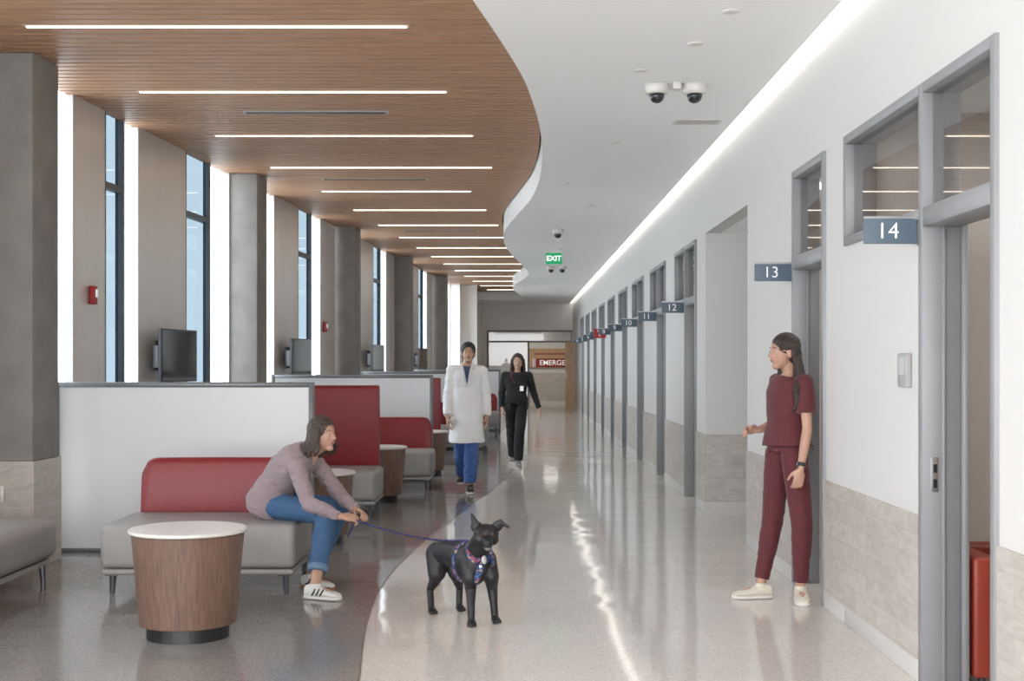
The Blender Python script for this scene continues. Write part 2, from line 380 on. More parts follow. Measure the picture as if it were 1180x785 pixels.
for off,sg in bays:
    for y0,y1,kd in sg:
        y0+=off;y1+=off
        if kd=='P': quadbox(wl,y0,y1,-.06,.02,0,3.9)
        else:
            quadbox(wl,y0,y1,-.06,0,0,.25)
            e=bpy.data.objects.new('window_%d'%wi,None); wi+=1; COL.objects.link(e); e['kind']='structure'
            g=G(); m=.03
            quadbox(g,y0,y0+m,-.05,.02,.25,3.9); quadbox(g,y1-m,y1,-.05,.02,.25,3.9); quadbox(g,y0+m,y1-m,-.05,.02,.25,.32)
            if kd=='W': quadbox(g,y0+m,y1-m,-.05,.02,3.08,3.14)
            g.obj('frame',MFRAMED if kd=='W' else MW,e)
            g=G(); g.add([(gx(y0+m)-.02,y0+m,.32),(gx(y1-m)-.02,y1-m,.32),(gx(y1-m)-.02,y1-m,3.9),(gx(y0+m)-.02,y0+m,3.9)],[(0,1,2,3)]); g.obj('glass',GTINT if kd=='W' else GCLR,e)
st(wl.obj('wall_left',MPANEL))
g=G(); g.prism([(gx(37.5)-.12,37.5),(gx(37.5)+.3,37.5),(gx(YE)+.3,YE),(gx(YE)-.12,YE)],0,3.9)
g.box(-1.9,-1.15,38.0,38.15,0,3.9)
st(g.obj('wall_left',MWB))
def pr(g,o0,o1,y0,y1,z0,z1):
    g.prism([(o0+.0698*y0,y0),(o1+.0698*y0,y0),(o1+.0698*y1,y1),(o0+.0698*y1,y1)],z0,z1)
def column(dep,loc):
    c=thing('concrete_column','tall grey board-formed concrete column with stone tile base','column',(0,0,0),group='concrete columns along the windows')
    g=G(); pr(g,-dep,0,0,CL,.78,3.767); g.obj('shaft',MCONC,c,bevel=.01)
    g=G(); pr(g,-dep,.015,-.015,CL+.015,0,.78); g.obj('stone_base',MSTX,c)
    c.location=loc; return c
column(.95,(wx(9.5),9.5,0)); c1=column(.42,(wx(15.6),15.6,0))
for c0 in cols[2:]: dup(c1,(wx(c0),c0,0))
dup(c1,(wx(3.4),3.4,0))
t=thing('power_outlet','white power outlet on the stone column base','outlet',(-3.95,9.48,.53),world=True)
G().box(-3.80,-3.73,9.470,9.480,.49,.60).obj('cover_plate',MTOP,t,bevel=.002)
for z in(.50,.56): G().box(-3.775,-3.755,9.467,9.4695,z,z+.03).obj('socket',MBLK,t)
g=G(); g.box(-2.2,-1.0,YE,YE+.15,0,3.9).box(-1.0,XR,YE,YE+.15,2.6,3.9).box(X2,4.6,YE,YE+.15,0,3.0)
st(g.obj('wall_back',MWB))
e=bpy.data.objects.new('window_%d'%wi,None); COL.objects.link(e); e['kind']='structure'
g=G(); g.box(-1.0,-.93,YE-.02,YE+.1,0,2.6).box(1.83,1.88,YE-.02,YE+.1,0,2.6).box(-.93,1.83,YE-.02,YE+.1,2.53,2.6).box(-.93,1.83,YE-.02,YE+.1,2.18,2.24).box(.38,.44,YE-.02,YE+.1,0,2.18)
g.box(-.93,.38,YE-.02,YE+.1,0,.1)
g.obj('frame',MFRAME,e)
g=G().add([(-.93,YE+.04,.1),(.38,YE+.04,.1),(.38,YE+.04,2.18),(-.93,YE+.04,2.18),(-.93,YE+.04,2.24),(1.83,YE+.04,2.24),(1.83,YE+.04,2.53),(-.93,YE+.04,2.53)],[(0,1,2,3),(4,5,6,7)]).obj('glass',GTRAN,e)
st(G().box(-2.4,4.6,51,51.2,0,3.6).box(-2.4,-2.2,YE,51,0,3.6).box(4.5,4.6,YE+.15,51,0,3.6).obj('wall_lobby',MW))
st(G().box(-2.2,4.5,50.98,51,0,1.1).obj('trim_4',MSTX))
for x,y in((0,46.5),(1.3,46.5),(0,49.2),(1.3,49.2)): dup(lp,(x,y,3.0),None,'unseen square light panel added to brighten lobby')  # panels added in place of the lobby's window daylight
t=thing('emergency_sign','wooden wall sign with red band reading EMERGENCY','sign',(1.1,50.95,1.6),world=True)
G().box(.50,3.0,50.93,50.975,1.30,2.05).obj('panel',MWD,t)
G().box(.66,2.9,50.91,50.93,1.33,1.66).obj('red_band',M('crimson_band',(.26,.012,.014),.5,var=.02),t)
text('EMERGENCY',.28,MTXT,t,(1.70,50.905,1.49),bold=.002)
G().box(.64,.76,50.91,50.93,1.33,1.66).obj('medical_symbol_plate',MTXT,t)
G().box(.72,2.2,50.925,50.93,1.81,1.87).obj('red_caption_strip',M('caption_red',(.25,.07,.04),.5,var=.3,scale=40),t)
t=thing('wooden_door','open oak wooden door at the corridor end','door',(1.75,42.5,0),world=True)
G().box(1.54,1.84,41.0,41.05,.01,2.15).obj('leaf',MWD,t); G().box(1.56,1.59,40.96,41.0,1.0,1.2).obj('handle',MMET,t)
# ------------------------------------------------------------------ ceiling fixtures
L0=thing('linear_ceiling_light','long slim warm white recessed linear ceiling light','ceiling light',(0,0,0),group='linear lights in the wood ceiling')
G().box(-1.3,1.3,-.035,.035,-.006,.003).obj('trim_frame',M('light_trim',(.5,.35,.25),.4,var=.02),L0)
G().box(-1.28,1.28,-.016,.016,-.012,-.0065).obj('diffuser',ELIN,L0)
L1=thing('linear_ceiling_light','shorter slim warm white recessed linear ceiling light','ceiling light',(0,0,0),group='linear lights in the wood ceiling')
G().box(-1.0,1.0,-.035,.035,-.006,.003).obj('trim_frame',MPANEL,L1)
G().box(-.98,.98,-.016,.016,-.012,-.0065).obj('diffuser',ELIN,L1)
u0=u1=False
y=4.55; k=-2
while y<41:  # last fixture of the row added to lighten the dark end wall
    xc=-2.02+(y-8.75)*.0715
    if k<=3:
        if not u0: L0.location=(xc,y,ZW); u0=True
        else: dup(L0,(xc,y,ZW))
    else:
        if k>=4: xc-=.17
        if not u1: L1.location=(xc,y,ZW); u1=True
        else: dup(L1,(xc,y,ZW))
    y+=2.11; k+=1
MDIF=M('air_slot_grey',(.45,.43,.41),.5,var=.03)
D0=thing('air_diffuser','slim grey linear air slot in the wood ceiling','air vent',(-1.82,11.8,ZW),group='air slots in the wood ceiling')
G().box(-.66,.66,-.06,.06,-.006,.003).obj('frame',MDIF,D0)
for q in(-.035,.012): G().box(-.63,.63,q,q+.023,-.009,-.006).obj('slot',MBLK,D0)
dup(D0,(-1.75,16.1,ZW)); dup(D0,(-1.3,22.4,ZW))
C0=thing('dome_security_camera','white ceiling security camera with black dome','security camera',(1.01,9.35,ZC),group='ceiling dome cameras')
G().lathe([(.085,0),(.088,-.02),(.088,-.05),(.075,-.07),(.055,-.072)],n=32).obj('housing',MTOP,C0,smooth=True)
G().lathe([(.056,-.071),(.054,-.095),(.042,-.12),(.02,-.134),(.002,-.137)],n=28).obj('dome',MSCR,C0,smooth=True)
dup(C0,(1.28,9.35,ZC)); dup(C0,(.72,27.0,ZC)); dup(C0,(.95,27.0,ZC)); dup(C0,(.62,19.5,ZC))
t=thing('junction_box','small white ceiling box between the cameras','junction box',(1.145,9.3,ZC)); G().box(-.03,.03,-.04,.04,-.05,0).obj('housing',MTOP,t,bevel=.005)
sp=None
for (x,y,r_) in [(1.12,8.15,.05),(1.22,7.4,.035),(.85,8.9,.03),(.9,11.8,.035),(.95,16.5,.035),(.9,18,.03),(.55,14.5,.03),(.8,23,.04),(.6,31,.04)]:
    if sp is None:
        sp=thing('sprinkler_cover','small round white sprinkler cover plate on ceiling','sprinkler',(x,y,ZC),group='ceiling cover plates')
        G().lathe([(.05,0),(.05,-.006),(.03,-.010),(.002,-.012)],n=24).obj('cover_plate',MTOP,sp,smooth=True)
    else: dup(sp,(x,y,ZC))
t=thing('ceiling_vent','flat white rectangular ceiling air vent','air vent',(1.5,10.8,ZC))
G().box(-.2,.2,-.12,.12,-.006,0).obj('frame',MTOP,t)
for q in(-.09,-.03,.03): G().box(-.17,.17,q,q+.03,-.009,-.006).obj('slot',MDIF,t)
t=thing('exit_sign','green illuminated exit sign hanging from ceiling','sign',(.67,23.4,ZC),world=True)
G().box(.53,.82,23.39,23.41,3.27,3.47).obj('panel',EGRN,t); G().box(.51,.84,23.37,23.43,3.47,3.5).obj('housing',MTOP,t)
text('EXIT',.13,EWHT,t,(.675,23.388,3.37),bold=.002)
def alarm(y,z):
    t=thing('fire_alarm','red wall mounted fire alarm strobe','fire alarm',(gx(y)+.02,y,z),group='fire alarms',world=True)
    x=gx(y)+.025
    G().box(x,x+.05,y-.045,y+.045,z-.08,z+.08).obj('housing',MREDP,t,bevel=.008)
    G().box(x+.05,x+.065,y-.02,y+.02,z-.02,z+.05).obj('strobe',MTXT,t,bevel=.004)
alarm(11.38,2.09); alarm(20.75,2.07)
T0=thing('wall_monitor','black flat screen monitor on a wall arm','television',(0,0,0),group='wall monitors by the windows')
g=G(); g.box(.16,.20,0,.92,-.265,.265); g.obj('casing',MBLK,T0,bevel=.006)
G().box(.2,.203,.015,.905,-.25,.25).obj('screen',MSCR,T0)
G().box(.025,.04,.25,.65,-.15,.15).box(.04,.16,.4,.5,-.04,.04).obj('mount',MBLK,T0)
G().box(.09,.155,.03,.22,-.12,.1).obj('control_box',MLEG,T0,bevel=.004)
for i,y in enumerate([12.72,17.9,24.0,30.0]):
    if i==0: T0.location=(gx(y),y,1.57); T0.rotation_euler=(0,0,-.13)
    else: dup(T0,(gx(y)+.02,y,1.57),-.13)
# ------------------------------------------------------------------ furniture
def partition(y,x0,x1,label):
    t=thing('partition_screen',label,'partition',((x0+x1)/2,y,0),group='white booth partitions',world=True)
    H=1.345; g=G(); g.box(x0,x0+.04,y-.03,y+.03,0,H).box(x1-.04,x1,y-.03,y+.03,0,H).box(x0+.04,x1-.04,y-.03,y+.03,H-.04,H).box(x0+.04,x1-.04,y-.03,y+.03,.0,.035)
    g.obj('frame',MPART,t,bevel=.003,seg=1)
    G().box(x0+.041,x1-.041,y-.02,y+.02,.036,H-.041).obj('panel',MWHITEB,t)
partition(10.30,-3.65,-1.60,'glossy white freestanding partition with grey metal frame behind sofa')
partition(16.5,-3.1,-1.055,'glossy white partition with grey frame behind curved sofa')
partition(22.6,-2.7,-.50,'glossy white partition with grey frame further along the windows')
partition(28.7,-2.3,-.35,'glossy white partition with grey frame near corridor end')
def sofa(label,Wd=1.28,high=False):
    t=thing('sofa',label,'sofa',(0,0,0),group='red and grey waiting sofas')
    h=Wd/2; hb=h-.05
    g=G(); g.box(-h,h,-.45,.30,.17,.455); g.obj('seat',MGREYV,t,bevel=.04,seg=5)
    G().box(-h+.01,h-.01,-.44,.36,.13,.165).obj('seat_frame',MGREYV,t,bevel=.01)
    zt=1.27 if high else .83
    g=G(); rs=[]; n=31
    for i in range(n):
        x=-hb+2*hb*i/(n-1); s_=x/hb; bow=.05*(1-s_*s_)
        q=max(0,(abs(s_)-.82)/.18); drop=0 if high else .10*(1-math.sqrt(max(0,1-q*q)))
        z1=zt-drop; y0=.27+bow; 
        rs.append([V((x,y0+.01,.30)),V((x,y0+.05,z1-.05)),V((x,y0+.062,z1-.015)),V((x,y0+.09,z1)),V((x,y0+.13,z1-.01)),V((x,y0+.15,z1-.05)),V((x,y0+.15,.17)),V((x,y0+.06,.17))])
    g.rings(rs); g.obj('backrest',MRED,t,bevel=.012)
    for sx in(-1,1):
        for yy in(-.38,.34):
            x=sx*(h-.07)
            G().limb([(x,yy,.14),(x+sx*.006,yy,.0)],[.024,.016],False,False).box(x-.04,x+.04,yy-.04,yy+.04,.12,.135).obj('leg',MLEG,t)
    return t
s1=sofa('low red back sofa with grey seat where a woman sits',1.26); s1.location=(-2.06,8.84,0)
s2=sofa('high red back sofa with grey seat beside partition',1.3,True); s2.location=(-2.0,12.95,0)
dup(s1,(-1.62,15.65,0),None,'low curved red back sofa with grey seat against partition')
dup(s2,(-1.75,19.4,0),None,'high red back sofa with grey seat further along windows')
dup(s1,(-1.1,21.8,0),None,'low red back sofa with grey seat')
dup(s2,(-1.4,25.6,0),None,'high red back sofa with grey seat')
dup(s1,(-1.0,28.0,0),None,'low red back sofa with grey seat near corridor end')
t=thing('bench','grey upholstered backless bench beside concrete column','bench',(-3.6,8.2,0),world=True)
G().box(-4.35,-3.13,7.2,8.92,.17,.45).obj('seat',MGREYV,t,bevel=.08,seg=6)
G().box(-4.3,-3.18,7.25,8.87,.13,.165).obj('seat_frame',MGREYV,t)
for x,y in[(-3.2,8.78),(-4.25,8.78),(-3.2,7.35),(-4.25,7.35)]:
    G().limb([(x,y,.14),(x+.01,y,0)],[.024,.016],False,False).obj('leg',MLEG,t)
T=thing('drum_table','round tapered walnut drum side table with white top','side table',(-1.80,7.14,0),group='walnut drum tables')
G().lathe([(.312,.572),(.318,.576),(.318,.590),(.312,.594)],n=64).obj('tabletop',MTOP,T)
G().lathe([(.255,.075),(.260,.08),(.302,.565),(.298,.5715)],n=64).obj('body',MWALN,T,smooth=False)
for p in T.children[1].data.polygons: p.use_smooth=abs(p.normal.z)<.5
G().lathe([(.222,0),(.222,.074)],n=48).obj('plinth',MBLK,T)
dup(T,(-1.66,10.85,0)); dup(T,(-1.50,14.1,0)); dup(T,(-1.22,17.3,0)); dup(T,(-.95,23.6,0)); 
# ------------------------------------------------------------------ people
def hand(g,w,d,n,t,curl=.5,s=1.0):
    w=V(w);d=V(d).normalized();n=V(n); n=(n-d*n.dot(d)).normalized(); t=V(t); t=(t-d*t.dot(d)-n*t.dot(n)).normalized()
    g.limb([w-d*.02,w+d*.015*s],[.024*s,.024*s])
    g.ell(w+d*.052*s,d*.05*s,t*.042*s,n*.017*s)
    for i in range(4):
        L=[.070,.078,.073,.058][i]*s
        p=w+d*.088*s+t*(.031-.0205*i)*s; ang=0
        pts=[w+d*.05*s+t*(.026-.017*i)*s,p]
        for fr,cu in((.46,.55),(.30,.9),(.24,.8)):
            ang+=cu*curl; q=d*math.cos(ang)+n*math.sin(ang); p=p+q*L*fr; pts.append(p)
        g.limb(pts,[.0095*s,.0098*s,.0090*s,.0082*s,.0072*s],n=10)
    p0=w+d*.022*s+t*.024*s; p1=p0+(t*.7+d*.65+n*.25).normalized()*.038*s; p2=p1+(t*.25+d*.85+n*.45*(.5+curl)).normalized()*.03*s; p3=p2+(t*.0+d*.8+n*.6*(.5+curl)).normalized()*.024*s
    g.limb([p0,p1,p2,p3],[.014*s,.0115*s,.0100*s,.0085*s],n=10)
TR=[(-.20,.085,.075),(-.1,.145,.10),(0,.165,.115),(.18,.155,.108),(.38,.130,.095),(.58,.146,.110),(.76,.160,.112),(.90,.145,.092),(1.0,.075,.06)]
def torso(g,P,off,t0,t1,k=1,flare=0,tab=None):
    tab=tab or TR
    def spine(t):
        p,c,n=P['pelvis'],P.get('mid',(P['pelvis']+P['neck'])/2),P['neck']
        if t<0: return p+(p-c).normalized()*t*.5*1.0 if not P.get('seat') else p+V((0,0,t*.5))
        if t>1: return n
        return p*(1-t)*(1-2*t)+c*4*t*(1-t)+n*t*(2*t-1)
    rs=[]; T_=[t0]+[q[0] for q in tab if t0<q[0]<t1]+[t1]
    for t in T_:
        a=interp([(q[0],q[1]) for q in tab],t); b=interp([(q[0],q[2]) for q in tab],t)
        c=spine(t); tt=max(0,min(.98,t)); up=(spine(tt+.02)-spine(max(0,tt-.02))).normalized()
        lat=(P['latp']*(1-tt)+P['lats']*tt).normalized(); lat=(lat-up*lat.dot(up)).normalized(); dp=up.cross(lat)
        fl=flare*max(0,(.3-t))
        rs.append(g.ring(c,lat*(a*k+off+fl),dp*(b*k+off+fl),24,.9))
    g.rings(rs)
def headlocal(P):
    F=P['face'].normalized(); U=P.get('up',V((0,0,1))); U=(U-F*U.dot(F)).normalized(); R=F.cross(U)
    C=P['head']; s=P.get('hs',1.0)
    return (lambda f,r,u: C+(F*f+R*r+U*u)*s),F,R,U,s
def head(g,P):
    L,F,R,U,s=headlocal(P)
    def E(f,r,u,a,b,c): g.ell(L(f,r,u),F*a*s,R*b*s,U*c*s,18,12)
    E(-.012,0,.03,.092,.074,.083); E(.018,0,-.018,.068,.060,.085); E(.015,0,-.055,.060,.052,.038); E(.052,0,-.088,.026,.028,.020)
    E(.062,0,.028,.022,.046,.012); E(.055,.034,-.02,.022,.020,.02); E(.055,-.034,-.02,.022,.020,.02)
    g.limb([L(.078,0,.012),L(.101,0,-.024)],[.0065*s,.0095*s]); g.sph(L(.093,.009,-.027),.0068*s); g.sph(L(.093,-.009,-.027),.0068*s)
    E(.080,0,-.052,.009,.021,.009)
    for q in(-1,1): E(-.008,q*.074,-.008,.018,.008,.031)
    g.limb([P['neck']-U*.0,L(-.022,0,-.07)],[.054*P.get('k',1),.048*s])
    g.limb([P['neck']-V((0,0,.03)),P['neck']],[.07*P.get('k',1),.054*P.get('k',1)])
def facebits(P,par,haircol,lipm):
    L,F,R,U,s=headlocal(P)
    for q in(-1,1):
        g=G(); g.ell(L(.0705,q*.030,.004),F*.0100*s,R*.012*s,U*.0062*s); o=g.obj('eye',MEYE,par,smooth=True)
        G().ell(L(.0790,q*.030+.0,.004),F*.0024*s,R*.0056*s,U*.0054*s).obj('iris',MIRIS,o,smooth=True)
        G().limb([L(.080,q*.014,.028),L(.079,q*.030,.032),L(.066,q*.046,.028)],[.0022*s,.0028*s,.0016*s],n=8).obj('eyebrow',haircol,par,smooth=True)
    G().limb([L(.080,-.022,-.051),L(.0885,-.008,-.049),L(.0885,.008,-.049),L(.080,.022,-.051)],[.002*s,.0035*s,.0035*s,.002*s],n=8).limb([L(.081,-.016,-.055),L(.087,0,-.0575),L(.081,.016,-.055)],[.002*s,.0042*s,.002*s],n=8).obj('lips',lipm,par,smooth=True)
def leg(g,h,k_,a,r):
    m=k_.lerp(a,.33)
    g.limb([h,h.lerp(k_,.5),k_,m,a],r)
def body(P,par,skin,vox=.006,it=4):
    g=G(); k=P.get('k',1)
    torso(g,P,0,-.2,1.0,k)
    for i in(0,1):
        g.limb([P['neck'].lerp(P['sh'][i],.35)-V((0,0,.035)),P['sh'][i]],[.050*k,.048*k])
        g.limb([P['sh'][i],P['sh'][i].lerp(P['el'][i],.5),P['el'][i],P['el'][i].lerp(P['wr'][i],.3),P['wr'][i]],[.048*k,.042*k,.035*k,.036*k,.024*k])
        hand(g,P['wr'][i],P['hd'][i],P['hn'][i],P['ht'][i],P['curl'][i],P.get('hands',1.0))
        leg(g,P['hip'][i],P['kn'][i],P['an'][i],[.085*k,.075*k,.055*k,.054*k,.036*k])
        td=P['toe'][i].normalized(); a=P['an'][i]; dz=max(0,a.z-.095)
        g.limb([a,V((a.x,a.y,.055+dz))-td*.02,V((a.x,a.y,.045+dz))+td*.08,V((a.x,a.y,.032+dz))+td*.14],[.034,.028,.027,.018])
    head(g,P)
    return g.fuse('body',skin,par,vox,it)
def shoe(par,a,td,upper,solem,lace,L=.275,tilt=0,stripe=None):
    td=V((td[0],td[1],0)).normalized(); sd=V((-td.y,td.x,0)); z0=max(0,a.z-.095)
    prof=[(-.075,.026,.075),(-.06,.035,.088),(-.02,.040,.092),(.03,.041,.080),(.08,.046,.062),(.13,.047,.050),(.17,.038,.040),(.192,.016,.026)]
    f=L/.27
    def build(zoff,hf,wf,zlo):
        rs=[]
        for x,w_,h_ in prof:
            c=V((a.x,a.y,0))+td*x*f
            hh=hf(h_); r_=[]
            for i in range(16):
                t=2*math.pi*i/16; ca,sa=math.cos(t),math.sin(t)
                z=zlo+(hh-zlo)*(.5+.5*math.copysign(abs(sa)**.6,sa))
                ww=w_*wf*(abs(ca)**.7)*(1 if sa<0 else 1-.25*sa)
                r_.append(c+sd*math.copysign(ww,ca)+V((0,0,z0+z)))
            rs.append(r_)
        return rs
    g=G(); g.rings(build(0,lambda h:h+.004,1.0,.022)); g.limb([V((a.x,a.y,z0+.07)),V((a.x,a.y,z0+.10))],[.040,.038],False,False)
    s_=g.fuse('shoe',upper,par,.005,3)
    g=G(); g.rings(build(0,lambda h:.028,1.08,.0)); g.obj('sole',solem,s_,smooth=True)
    for j in range(4):
        x=.045+.022*j; c=V((a.x,a.y,0))+td*x*f; zz=z0+interp([(p[0],p[2]) for p in prof],x)+.003
        g=G(); g.limb([c-sd*.022+V((0,0,zz-.006)),c+V((0,0,zz+.002)),c+sd*.022+V((0,0,zz-.006))],[.0028]*3,n=6)
        g.obj('lace',lace,s_,smooth=True)
    if stripe:
        for q in(-1,1):
            for j in range(3):
                x=.0+.030*j; c=V((a.x,a.y,0))+td*x*f; g=G()
                g.limb([c+sd*q*.044+V((0,0,z0+.032)),c+td*.010+sd*q*.0425+V((0,0,z0+.048)),c+td*.018+sd*q*.036+V((0,0,z0+.068))],[.006,.006,.005],n=6)
                g.obj('stripe',stripe,s_,smooth=True)
        G().limb([V((a.x,a.y,z0+.085))-td*.062*f,V((a.x,a.y,z0+.055))-td*.074*f],[.016,.014],n=8).obj('heel_tab',stripe,s_,smooth=True)
def cap_hair(g,P,vol=1.0):
    L,F,R,U,s=headlocal(P)
    g.ell(L(-.020,0,.040),F*.094*s,R*.083*s,U*.086*s*vol,20,12)
    g.ell(L(-.05,0,.0),F*.062*s,R*.078*s,U*.085*s,18,10)
def strands(g,P,length,angs,rad=.018,spread=.0,tip=.008,fwd=0,wave=0):
    L,F,R,U,s=headlocal(P)
    for a_,ln in angs:
        a=math.radians(a_); ca,sa=math.cos(a),math.sin(a)
        p0=L(-.02+.055*ca,.055*sa,.085); p1=L(-.015+.078*ca,.084*sa,.03); p2=L(-.018+.084*ca,.090*sa,-.03)
        dirv=(F*ca+R*sa); pts=[p0,p1,p2]; rr=[rad*.8,rad,rad*1.05]; n=5; ph=random.uniform(0,6)
        side=dirv.cross(V((0,0,1)))
        for j in range(1,n+1):
            u=j/n; pts.append(p2+V((0,0,-1))*length*ln*u+dirv*(spread*math.sin(u*2.2)-.012*u)+(side*math.sin(ph+u*6)+dirv*math.cos(ph+u*6)*.5)*wave+F*fwd*u); rr.append(rad+(tip-rad)*u*u)
        g.limb(pts,rr,n=8)
MEYE=M('eye_white',(.55,.50,.47),.25,var=.01); MIRIS=M('iris_dark',(.03,.018,.012),.2,var=.1)
def skinm(n,c): 
    m=M(n,c,.45,var=.05,scale=18,bump=.03,bscale=120); m.node_tree.nodes['Principled BSDF'].inputs['Subsurface Weight'].default_value=.08
    m.node_tree.nodes['Principled BSDF'].inputs['Subsurface Radius'].default_value=(.02,.008,.005); return m
def hairm(n,c): return M(n,c,.42,var=.45,scale=14,stretch=(9,9,1),bump=.6,bscale=20)
def cloth(n,c,r=.8,v=.04,bs=220): return M(n,c,r,var=v,scale=30,bump=.2,bscale=bs,sheen=.1)
SK1=skinm('skin_fair',(.46,.26,.185)); SK3=skinm('skin_light_warm',(.58,.35,.25)); SK2=skinm('skin_tan',(.50,.30,.20)); LIP=M('lip_rose',(.34,.12,.10),.4,var=.05); LIP2=M('lip_brown',(.30,.13,.10),.4,var=.05)
HB=hairm('hair_dark_brown',(.027,.0145,.010)); HB2=hairm('hair_brown',(.045,.026,.018)); HK=hairm('hair_black',(.009,.008,.008))
WHT=M('white_rubber',(.68,.66,.62),.5,var=.03); WLE=M('white_leather',(.70,.68,.64),.5,var=.03); CRM=M('cream_mesh',(.62,.57,.47),.7,var=.06,scale=60)
BLKS=M('black_stripe',(.02,.02,.02),.5,var=.05); GUM=M('gum_rubber',(.30,.17,.08),.6,var=.05)
def pants(P,par,mat,name,off=.013,kneer=.072,ankr=.058,top=.16,stop=1.0,vox=.007,folds=.004):
    g=G(); k=P.get('k',1)
    torso(g,P,off,-.2,top,k)
    for i in(0,1):
        h,kn,an=P['hip'][i],P['kn'][i],P['an'][i]; e=kn.lerp(an,stop)
        g.limb([h,h.lerp(kn,.5),kn,kn.lerp(e,.4),kn.lerp(e,.8),e],[.094*k,.086*k,kneer,(kneer+ankr)/2+.005,ankr+.004,ankr],True,False)
    return g.fuse(name,mat,par,vox,4,folds,9)
def topg(P,par,mat,name,off=.016,t0=-.1,t1=.98,sleeve=1.0,r=(.062,.052,.047,.045,.040),flare=0,vox=.007,folds=.004,bust=0,fs=9,extra=None,tab=None):
    g=G(); k=P.get('k',1)
    torso(g,P,off,t0,t1,k,flare,tab)
    for i in(0,1):
        s_,e_,w_=P['sh'][i],P['el'][i],P['wr'][i]
        g.limb([P['neck'].lerp(s_,.35)-V((0,0,.035)),s_],[.060*k,r[0]*k])
        if sleeve>=1: 
            en=e_.lerp(w_,.94 if sleeve==1.0 else sleeve-1)
            g.limb([s_,s_.lerp(e_,.5),e_,e_.lerp(en,.4),en],[x*k for x in r],True,False)
        else: g.limb([s_,s_.lerp(e_,sleeve)],[r[0]*k,r[1]*k*1.06],True,False)
        if bust:
            lat=P['lats']*(1 if i else -1); fw=P['fwd']
            g.sph(P['pelvis'].lerp(P['neck'],.66)+lat*.062*k+fw*.075*k,bust)
    if extra: extra(g)
    return g.fuse(name,mat,par,vox,4,folds,fs)
# --- seated woman
P=dict(pelvis=V((-1.67,8.78,.56)),mid=V((-1.565,8.73,.745)),neck=V((-1.385,8.66,.905)),head=V((-1.280,8.62,1.020)),latp=V((-.25,-1,0)).normalized(),lats=V((-.15,-1,-.05)).normalized(),
 fwd=V((.75,-.25,-.55)).normalized(),face=V((.86,-.51,.04)),seat=True,up=V((.0,0,1)),k=.92,hs=1.0,
 sh=[V((-1.435,8.50,.825)),V((-1.365,8.82,.83))],el=[V((-1.345,8.42,.585)),V((-1.19,8.80,.60))],wr=[V((-1.125,8.37,.51)),V((-1.06,8.58,.53))],
 hd=[V((1,.15,-.12)),V((.8,-.8,-.2))],hn=[V((.1,.5,-.8)),V((-.3,-.4,-.8))],ht=[V((.1,.9,.6)),V((.3,.4,.9))],curl=[1.25,.8],
 hip=[V((-1.62,8.68,.545)),V((-1.60,8.88,.545))],kn=[V((-1.235,8.48,.515)),V((-1.20,8.84,.51))],an=[V((-1.275,8.26,.095)),V((-1.36,8.64,.095))],
 toe=[V((1,-.38,0)),V((.9,-.5,0))],hands=.96)
t=thing('person','seated person in lilac sweater and jeans holding a leash','person',(-1.45,8.6,0),world=True)
body(P,t,SK1,.0055,3); facebits(P,t,HB2,LIP)
topg(P,t,cloth('lilac_knit',(.285,.218,.232),.9,.03,300),'sweater',off=.022,t0=-.12,t1=1.0,r=(.061,.057,.051,.049,.035),flare=.05,folds=.006,fs=12,bust=.05)
pants(P,t,M('denim',(.038,.098,.205),.8,var=.10,scale=45,bump=.2,bscale=250),'jeans',kneer=.072,ankr=.058,stop=.80,top=.1,folds=.004)
for i in(0,1):
    g=G(); p=P['kn'][i].lerp(P['an'][i],.80); d=(P['an'][i]-P['kn'][i]).normalized(); g.seg(p-d*.03,p+d*.012,.064,.063,20)
    g.obj('jeans_cuff',M('denim_cuff',(.12,.20,.31),.8,var=.1,scale=30),t,smooth=False,bevel=.004)
g=G(); cap_hair(g,P,1.08); strands(g,P,.12,[(x,.80+.35*abs(math.sin(math.radians(x)*.5))**4) for x in(64,73,82,92,102,112,122,132,142,152,162,172,182,192,202,212,222,232,242,252,262,272,282,292)],.0135,.034,.006,wave=.012)
g.fuse('hair',HB2,t,.0045,2,.003,34)
for i in(0,1): shoe(t,P['an'][i],P['toe'][i],WLE,GUM if i else WHT,WHT,.26,stripe=BLKS)
# --- red scrubs woman
P=dict(pelvis=V((1.715,8.25,.93)),mid=V((1.72,8.25,1.18)),neck=V((1.745,8.25,1.425)),head=V((1.690,8.235,1.565)),latp=V((.35,-1,0)).normalized(),lats=V((.30,-1,0)).normalized(),
 fwd=V((-.95,-.30,0)).normalized(),face=V((-1,-.26,-.02)),k=.90,hs=1.0,
 sh=[V((1.792,8.09,1.375)),V((1.685,8.41,1.375))],el=[V((1.80,8.05,1.09)),V((1.73,8.54,1.12))],wr=[V((1.745,7.99,.85)),V((1.56,8.40,1.065))],
 hd=[V((-.18,-.05,-1)),V((-1,-.2,.0))],hn=[V((-.2,.95,0)),V((.15,-.75,-.6))],ht=[V((-1,-.1,0)),V((0,-.4,.9))],curl=[.6,1.05],
 hip=[V((1.745,8.17,.91)),V((1.675,8.33,.91))],kn=[V((1.785,8.13,.50)),V((1.64,8.32,.50))],an=[V((1.785,8.17,.095)),V((1.555,8.28,.095))],
 toe=[V((-.12,-1,0)),V((-1,-.12,0))],hands=.90)
MSCRUB=cloth('maroon_scrub',(.088,.008,.012),.75,.05)
t=thing('person','standing person in maroon medical scrubs and cream sneakers','person',(1.7,8.25,0),world=True)
body(P,t,SK1,.0055,3); facebits(P,t,HB,LIP)
topg(P,t,MSCRUB,'scrub_top',off=.028,t0=-.10,t1=.965,sleeve=.66,r=(.062,.066,0,0,0),flare=.06,folds=.0025,bust=.058,fs=6)
